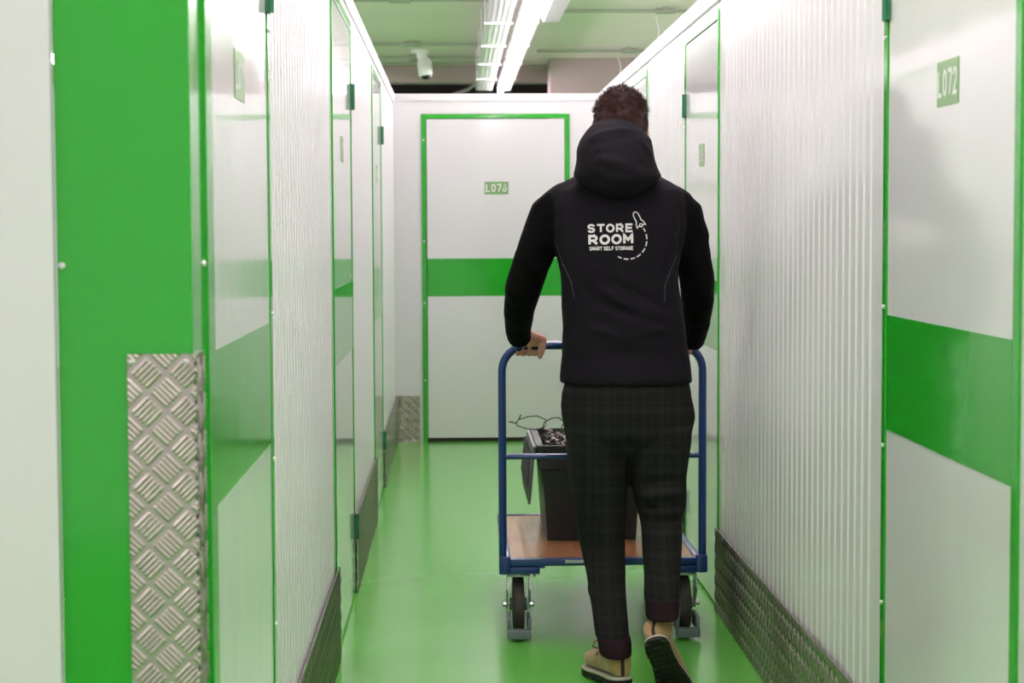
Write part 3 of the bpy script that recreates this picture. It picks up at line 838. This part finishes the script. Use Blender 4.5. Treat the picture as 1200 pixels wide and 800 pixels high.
# --- trousers
tz = MB(); tz.stack([row(*r_) for r_ in hip]); tz.stack([row(*r_) for r_ in legL]); tz.stack([row(*r_) for r_ in legR])
trs = tz.build('trousers', M['plaid'], pe); organic(trs, .007, 7)
def fl(x0, y0, x1, y1, d, w, amp, back=.09): return (at(x0, y0, d - back), at(x1, y1, d - back), w, amp)
segs = [fl(742, 585, 800, 575, 5.75, .016, .010), fl(745, 598, 803, 590, 5.75, .012, -.013), fl(748, 610, 798, 604, 5.72, .014, .009), fl(755, 624, 792, 614, 5.68, .012, -.006),
        fl(745, 570, 790, 560, 5.75, .014, -.006), fl(736, 458, 737, 548, 5.77, .015, -.013, .12), fl(700, 530, 737, 545, 5.76, .016, -.006), fl(676, 540, 688, 640, 5.76, .015, .006), fl(700, 560, 705, 690, 5.76, .02, .005),
        fl(690, 690, 730, 715, 5.74, .013, .007, .06), fl(695, 712, 734, 724, 5.72, .011, -.006, .06), fl(697, 728, 737, 733, 5.71, .012, .007, .06), fl(700, 742, 735, 740, 5.7, .01, -.004, .06),
        fl(757, 660, 790, 680, 5.6, .014, .004), fl(760, 690, 795, 695, 5.52, .010, .006, .08), fl(665, 470, 672, 520, 5.76, .015, -.004, .08), fl(805, 462, 812, 500, 5.76, .012, .008, .03), fl(658, 462, 657, 485, 5.76, .012, .006, .03),
        fl(770, 500, 800, 540, 5.75, .018, -.004), fl(760, 540, 742, 575, 5.75, .015, .005)]
wf = wobble(.0022, 30, 11, (1, 1, .6))
displace(trs, lambda P, N: 1.5 * folds(segs)(P, N) + wf(P, N))
MB().stack([row(744, 699, 738.5, 5.565, .074), row(752, 700, 740, 5.55, .080), row(765, 702.5, 740, 5.54, .080), row(766, 704, 739, 5.54, .076)]).build('trouser_cuff', M['lining'], trs, smooth='auto', label='dark maroon turned cuff')
MB().stack([row(700, 757, 795, 5.55, .074), row(706, 756.5, 796, 5.545, .076), row(721, 757, 795, 5.52, .074), row(723, 758, 794, 5.52, .072)]).build('trouser_cuff', M['lining'], trs, smooth='auto', label='dark maroon turned cuff')

# --- jacket
jk = MB(); jk.stack([row(*r_) for r_ in torso], power=2.5)
for arm in (armL, armR):
    pts = [at(*p) for p, _ in arm]; jk.tube(pts, [q for _, q in arm], 20)
    jk.ell(pts[0], (.060, .06, .06))
jk.capsule(at(684, 224, 5.86), at(655, 240, 5.86), .055, .058); jk.capsule(at(764, 224, 5.86), at(792, 240, 5.86), .055, .058)
jac = jk.build('jacket', M['jacket'], pe); organic(jac, .007, 6)
def paint_sleeves():
    co_, _ = arrays(jac.data); co_ = co_ + np.array(origin_of(jac))
    px_ = 532 + co_[:, 0] * F_PX / co_[:, 1]
    py_ = 268 + (CAM_H - co_[:, 2]) * F_PX / co_[:, 1]
    A = []
    for arm in (armL, armR):
        P_ = [np.array(at(*p)) for p, _ in arm]; rr_ = [q for _, q in arm]; best = np.full(len(co_), 9.)
        for a, b, ra in zip(P_, P_[1:], rr_):
            d_ = b - a; t_ = np.clip(((co_ - a) @ d_) / (d_ @ d_), 0, 1)
            best = np.minimum(best, np.linalg.norm(co_ - a - t_[:, None] * d_, axis=1) / ra)
        A.append(best)
    lim = np.interp(py_, [215, 240, 300], [640, 650, 654]); limr = np.interp(py_, [215, 240, 300, 345], [810, 800, 794, 796])
    m_ = ((A[0] < 1.3) & (px_ < lim)) | ((A[1] < 1.3) & (px_ > limr) & ((py_ < 345) | (A[1] < 1.15)))
    jac.data.materials.append(M['sleeve'])
    for p in jac.data.polygons:
        if m_[list(p.vertices)].mean() > .5: p.material_index = 1
paint_sleeves()
segs = [fl(655, 300, 690, 345, 5.82, .014, -.004, .12), fl(690, 330, 760, 375, 5.81, .014, .005, .12), fl(685, 350, 790, 385, 5.81, .016, -.005, .12), fl(710, 325, 775, 360, 5.81, .012, -.004, .12), fl(665, 375, 740, 400, 5.8, .016, .004, .12),
        fl(740, 395, 800, 380, 5.8, .016, .0045, .12), fl(700, 415, 790, 412, 5.79, .02, -.004, .13), fl(652, 255, 668, 300, 5.85, .012, .006, .11), fl(645, 270, 662, 285, 5.85, .01, -.006, .1), fl(655, 240, 650, 300, 5.85, .012, -.008, .08),
        fl(797, 245, 797, 300, 5.85, .012, -.009, .08), fl(775, 260, 795, 290, 5.85, .012, .005, .11), fl(785, 300, 760, 330, 5.83, .013, .004, .12),
        fl(615, 270, 640, 285, 5.88, .012, .004, .05), fl(605, 300, 640, 320, 5.9, .012, .005, .05), fl(600, 320, 630, 330, 5.92, .01, -.006, .05), fl(592, 345, 625, 345, 5.95, .010, .006, .05), fl(592, 358, 622, 360, 5.98, .009, -.006, .045), fl(592, 372, 622, 372, 6.03, .010, .006, .04), fl(596, 388, 620, 384, 6.08, .008, -.004, .04),
        fl(810, 300, 835, 290, 5.9, .012, .005, .05), fl(805, 325, 838, 318, 5.92, .011, -.006, .05), fl(805, 345, 838, 340, 5.95, .011, .006, .05), fl(808, 362, 835, 360, 5.98, .009, -.006, .045), fl(808, 380, 832, 380, 6.03, .010, .006, .04),
        fl(620, 250, 645, 225, 5.87, .012, .004, .04), fl(820, 258, 800, 230, 5.87, .012, .004, .04), fl(826, 262, 832, 285, 5.88, .010, .004, .02)]
wj = wobble(.0020, 26, 21, (1, 1, 1.4)); wj2 = wobble(.001, 75, 22)
displace(jac, lambda P, N: 1.4 * folds(segs)(P, N) + wj(P, N) + wj2(P, N))
# dropped hood
hd_ = MB()
hrows = [(139, 708, 728, 5.83, .018), (141, 702, 736, 5.82, .040), (146, 693, 746, 5.81, .066), (154, 686, 755, 5.80, .085), (164, 680, 763, 5.79, .098), (176, 676, 766, 5.78, .108), (188, 675.5, 768, 5.77, .115),
         (198, 674, 771, 5.765, .118), (207, 672, 776, 5.765, .118), (214, 680, 768, 5.755, .105), (221, 690, 759, 5.75, .090), (227, 701, 750, 5.745, .070), (231, 715, 740, 5.745, .035)]
hd_.stack([row(*q) for q in hrows], power=2.1)
hood = hd_.build('hood', M['jacket'], jac); organic(hood, .006, 4)
segs = [fl(700, 160, 697, 215, 5.78, .007, -.0045, .10), fl(745, 158, 743, 222, 5.78, .007, -.004, .11), fl(690, 160, 745, 150, 5.8, .012, .008, .08), fl(684, 172, 740, 162, 5.79, .010, -.006, .09), fl(700, 185, 760, 205, 5.77, .018, .006, .11),
        fl(678, 195, 720, 222, 5.76, .012, -.006, .10), fl(680, 180, 730, 195, 5.77, .014, .007, .11), fl(765, 178, 735, 215, 5.77, .012, -.005, .10), fl(752, 165, 765, 190, 5.78, .012, .008, .07), fl(705, 205, 760, 215, 5.76, .012, .005, .1)]
wh = wobble(.003, 32, 31)
displace(hood, lambda P, N: folds(segs)(P, N) + wh(P, N))

# --- print on the back, laid on the cloth
dg = bpy.context.evaluated_depsgraph_get()
def surf(ob):
    co_, _ = arrays(ob.data); co_ = co_ + np.array(origin_of(ob))
    return BVHTree.FromPolygons([tuple(c) for c in co_], [tuple(p.vertices) for p in ob.data.polygons])
jb = surf(jac)
def onback(px, py, lift=.0016):
    p = at(px, py, 5.70); hit = jb.ray_cast(Vector((p.x, 5.2, p.z)), Vector((0, 1, 0)))
    y = hit[0].y if hit[0] is not None else 5.70
    return (p.x, y - lift, p.z)
lg = MB()
F2 = lambda p: onback(p[0], p[1])
def flip(strokes): return strokes
def ptext(txt, x0, x1, ytop, ybot, w, gap, rise=0.0):
    n = len(txt.replace(' ', '')); sp = txt.count(' '); cw = (x1 - x0 - gap * (n - 1)) / (n + sp * .6)
    h = ybot - ytop - w
    st_ = text_strokes(txt, 0, 0, cw - w * .0, h, gap, w, step=1.0)
    emit_strokes(lg, st_, lambda p: onback(x0 + p[0], ybot - w / 2 - p[1] - rise * (p[0] / (x1 - x0))))
ptext('STORE', 689.5, 741.5, 262.5, 272.8, 2.3, 3.3, .9)
ptext('ROOM', 690.5, 741.0, 275.2, 287.2, 2.9, 4.2, 1.6)
ptext('SMART SELF STORAGE', 691.2, 741.8, 289.0, 293.6, .95, .9, .8)
# dashed arc trail
C0, R0 = (735.5, 280.2), 23.3
def dash_at(a0, a1):
    pts = [(C0[0] + R0 * math.cos(math.radians(a)) * .98, C0[1] + R0 * math.sin(math.radians(a))) for a in np.linspace(a0, a1, 6)]
    return stroke(pts, 1.5)
def dashes(mb):
    emit = []
    arcs = [(-33, -23), (-14, -1), (7, 20), (28, 41), (49, 62), (69, 81), (89, 101), (109, 119)]
    for a0, a1 in arcs[:]: emit.append(dash_at(a0, a1))
    emit_strokes(mb, emit, F2)
dashes(lg)
# small rocket outline, nose up to the left
rk = [(0, 13.6), (1.9, 12.8), (2.9, 10.6), (3.0, 7.0), (2.8, 3.6), (4.4, 1.6), (5.0, -2.4), (2.6, -1.2), (1.9, -1.2), (1.6, -2.2), (0, -3.0), (-1.6, -2.2), (-1.9, -1.2), (-2.6, -1.2), (-5.0, -2.4), (-4.4, 1.6), (-2.8, 3.6), (-3.0, 7.0), (-2.9, 10.6), (-1.9, 12.8), (0, 13.6)]
ca, sa = math.cos(math.radians(-25)), math.sin(math.radians(-25))
def rkm(p): x, y = p[0] * 1.08, p[1] * 1.15; return (751.0 + x * ca + y * sa, 262.5 - (y * ca - x * sa))
emit_strokes(lg, [stroke([rkm(p) for p in rk], 1.25), stroke([rkm((0 + 1.5 * math.cos(t_), -1.0 + 1.5 * math.sin(t_))) for t_ in np.linspace(0, 2 * math.pi, 11)], 1.0)], F2)
lg.build('back_print', M['print'], jac, label='off-white STORE ROOM print with a rocket')
for pl in ([(652, 283), (661, 310), (670, 330), (673.5, 350)], [(795, 300), (785, 322), (779.5, 335), (779, 354)]):
    pp = MB(); emit_strokes(pp, [stroke([Vector(a).lerp(Vector(b), k / 5)[:] for a, b in zip(pl, pl[1:]) for k in range(6)][::1], .8)], F2)
    pp.build('seam_piping', M['piping'], jac)

# --- boots
def boot(Mx, lace, lean=0.0, leanx=0.0):
    """toe along +y, sole at z=0, origin at the heel; Mx places it in the world"""
    T = lambda p: Mx @ Vector(p)
    def placed(mb): mb.v = [tuple(T(v)) for v in mb.v]; return mb
    b = MB()
    secs = [(.004, .026, .070), (.015, .034, .085), (.04, .037, .095), (.08, .037, .092), (.12, .041, .078), (.16, .046, .064), (.20, .049, .056), (.24, .046, .052), (.265, .036, .046), (.282, .018, .036)]
    rs = []
    for y, w, h in secs:
        ring = []
        for k in range(20):
            t = 2 * math.pi * k / 20; cs, sn = math.cos(t), math.sin(t)
            ring.append((w * math.copysign(abs(cs) ** .8, cs), y, .028 + h / 2 + h / 2 * math.copysign(abs(sn) ** .8, sn)))
        rs.append(ring)
    b.rings(rs)
    b.stack([((leanx * max(0, z - .03), .047 - lean * max(0, z - .05), z), a_, c_) for z, a_, c_ in ((.04, .035, .046), (.08, .034, .045), (.105, .033, .043), (.125, .033, .042), (.130, .032, .041))], power=2.1)
    placed(b); up = b.build('boot', M['suede'], pe); organic(up, .004, 5)
    outl = []
    half = [(0, .0), (.018, .003), (.032, .016), (.037, .04), (.035, .08), (.038, .13), (.047, .18), (.051, .215), (.047, .250), (.034, .277), (.016, .291), (0, .294)]
    outl = [(x, y) for x, y in half] + [(-x, y) for x, y in half[-2:0:-1]]
    def plate(z0, z1, g, name, material):
        m = MB(); c = (0, .147)
        def rg(z, gg): return [(x + (x) / .05 * gg, y + (y - .147) / .147 * gg, z) for x, y in outl]
        m.rings([rg(z0, g - .002), rg(z0 + .002, g), rg(z1 - .002, g), rg(z1, g - .002)]); placed(m)
        return m.build(name, material, up, smooth='auto')
    plate(.019, .029, .002, 'midsole', M['midsole'])
    s_ = MB()
    def rg(z, gg): return [(x * (1 + gg / .05), y + (y - .147) / .147 * gg, z) for x, y in outl]
    s_.rings([rg(.007, .002), rg(.018, .003)])
    for yy in np.arange(.014, .285, .021):
        if .088 < yy < .118: continue
        hw = np.interp(yy, [p[1] for p in half], [p[0] for p in half])
        for sx in (-1, 1):
            s_.box(*sorted((sx * (hw + .002), sx * (hw - .013))), yy - .007, yy + .007, 0, .009, .002)
        if hw > .03: s_.box(-.012, .012, yy - .006, yy + .006, .001, .009, .002)
    placed(s_); s_.build('outsole', M['sole'], up)
    # dark strip up the heel, following the upper
    bv = surf(up)
    path = []
    m = MB(); A = []; Bq = []
    for z in np.linspace(.032, .127, 12):
        for lst, x in ((A, -.0055), (Bq, .0055)):
            x_ = x + leanx * max(0, z - .05); o_ = T((x_, -.12, z)); dvec = (T((x_, .06, z)) - o_).normalized(); hit = bv.ray_cast(o_, dvec)
            p = hit[0] if hit[0] is not None else T((x_, .005, z)); lst.append(p - dvec * .0016)
    n = len(A); m.add(A + Bq, [(i, i + 1, n + i + 1, n + i) for i in range(n - 1)])
    m.build('heel_strip', M['boot_strip'], up)
    if lace:
        l = MB()
        for k in range(4):
            yy, zz = .115 + .018 * k, .113 - .010 * k
            l.tube([(-.026, yy, zz - .01), (0, yy + .003, zz + .004), (.026, yy, zz - .01)], .0022, 6)
        l.tube([(0, .105, .118), (-.030, .10, .128), (-.054, .095, .128), (-.062, .095, .112), (-.045, .10, .104), (0, .105, .118)], .0022, 6)
        l.tube([(0, .105, .118), (.020, .10, .130), (.036, .098, .120), (.024, .10, .110), (0, .105, .118)], .0022, 6)
        l.tube([(0, .105, .118), (-.03, .115, .10), (-.042, .12, .08)], .0022, 6)
        placed(l); l.build('lace', M['lace'], up, smooth=True)
    return up
heelL = at(730, 800, 5.49); ang = math.radians(14)
ML = Matrix.Translation((heelL.x, 5.48, .016)) @ Matrix.Rotation(ang, 4, 'Z') @ Matrix.Rotation(math.radians(-4), 4, 'X')
boot(ML, True)
H = at(767, 752, 5.425)
tdir = Vector((.34, .50, -.79)).normalized()
nd = Vector((0, -.845, -.535)); nd = (nd - tdir * nd.dot(tdir)).normalized(); up = -nd
xx = tdir.cross(up)
MR = Matrix.Translation(H) @ Matrix((xx, tdir, up)).transposed().to_4x4()
boot(MR, False, .32, .33)
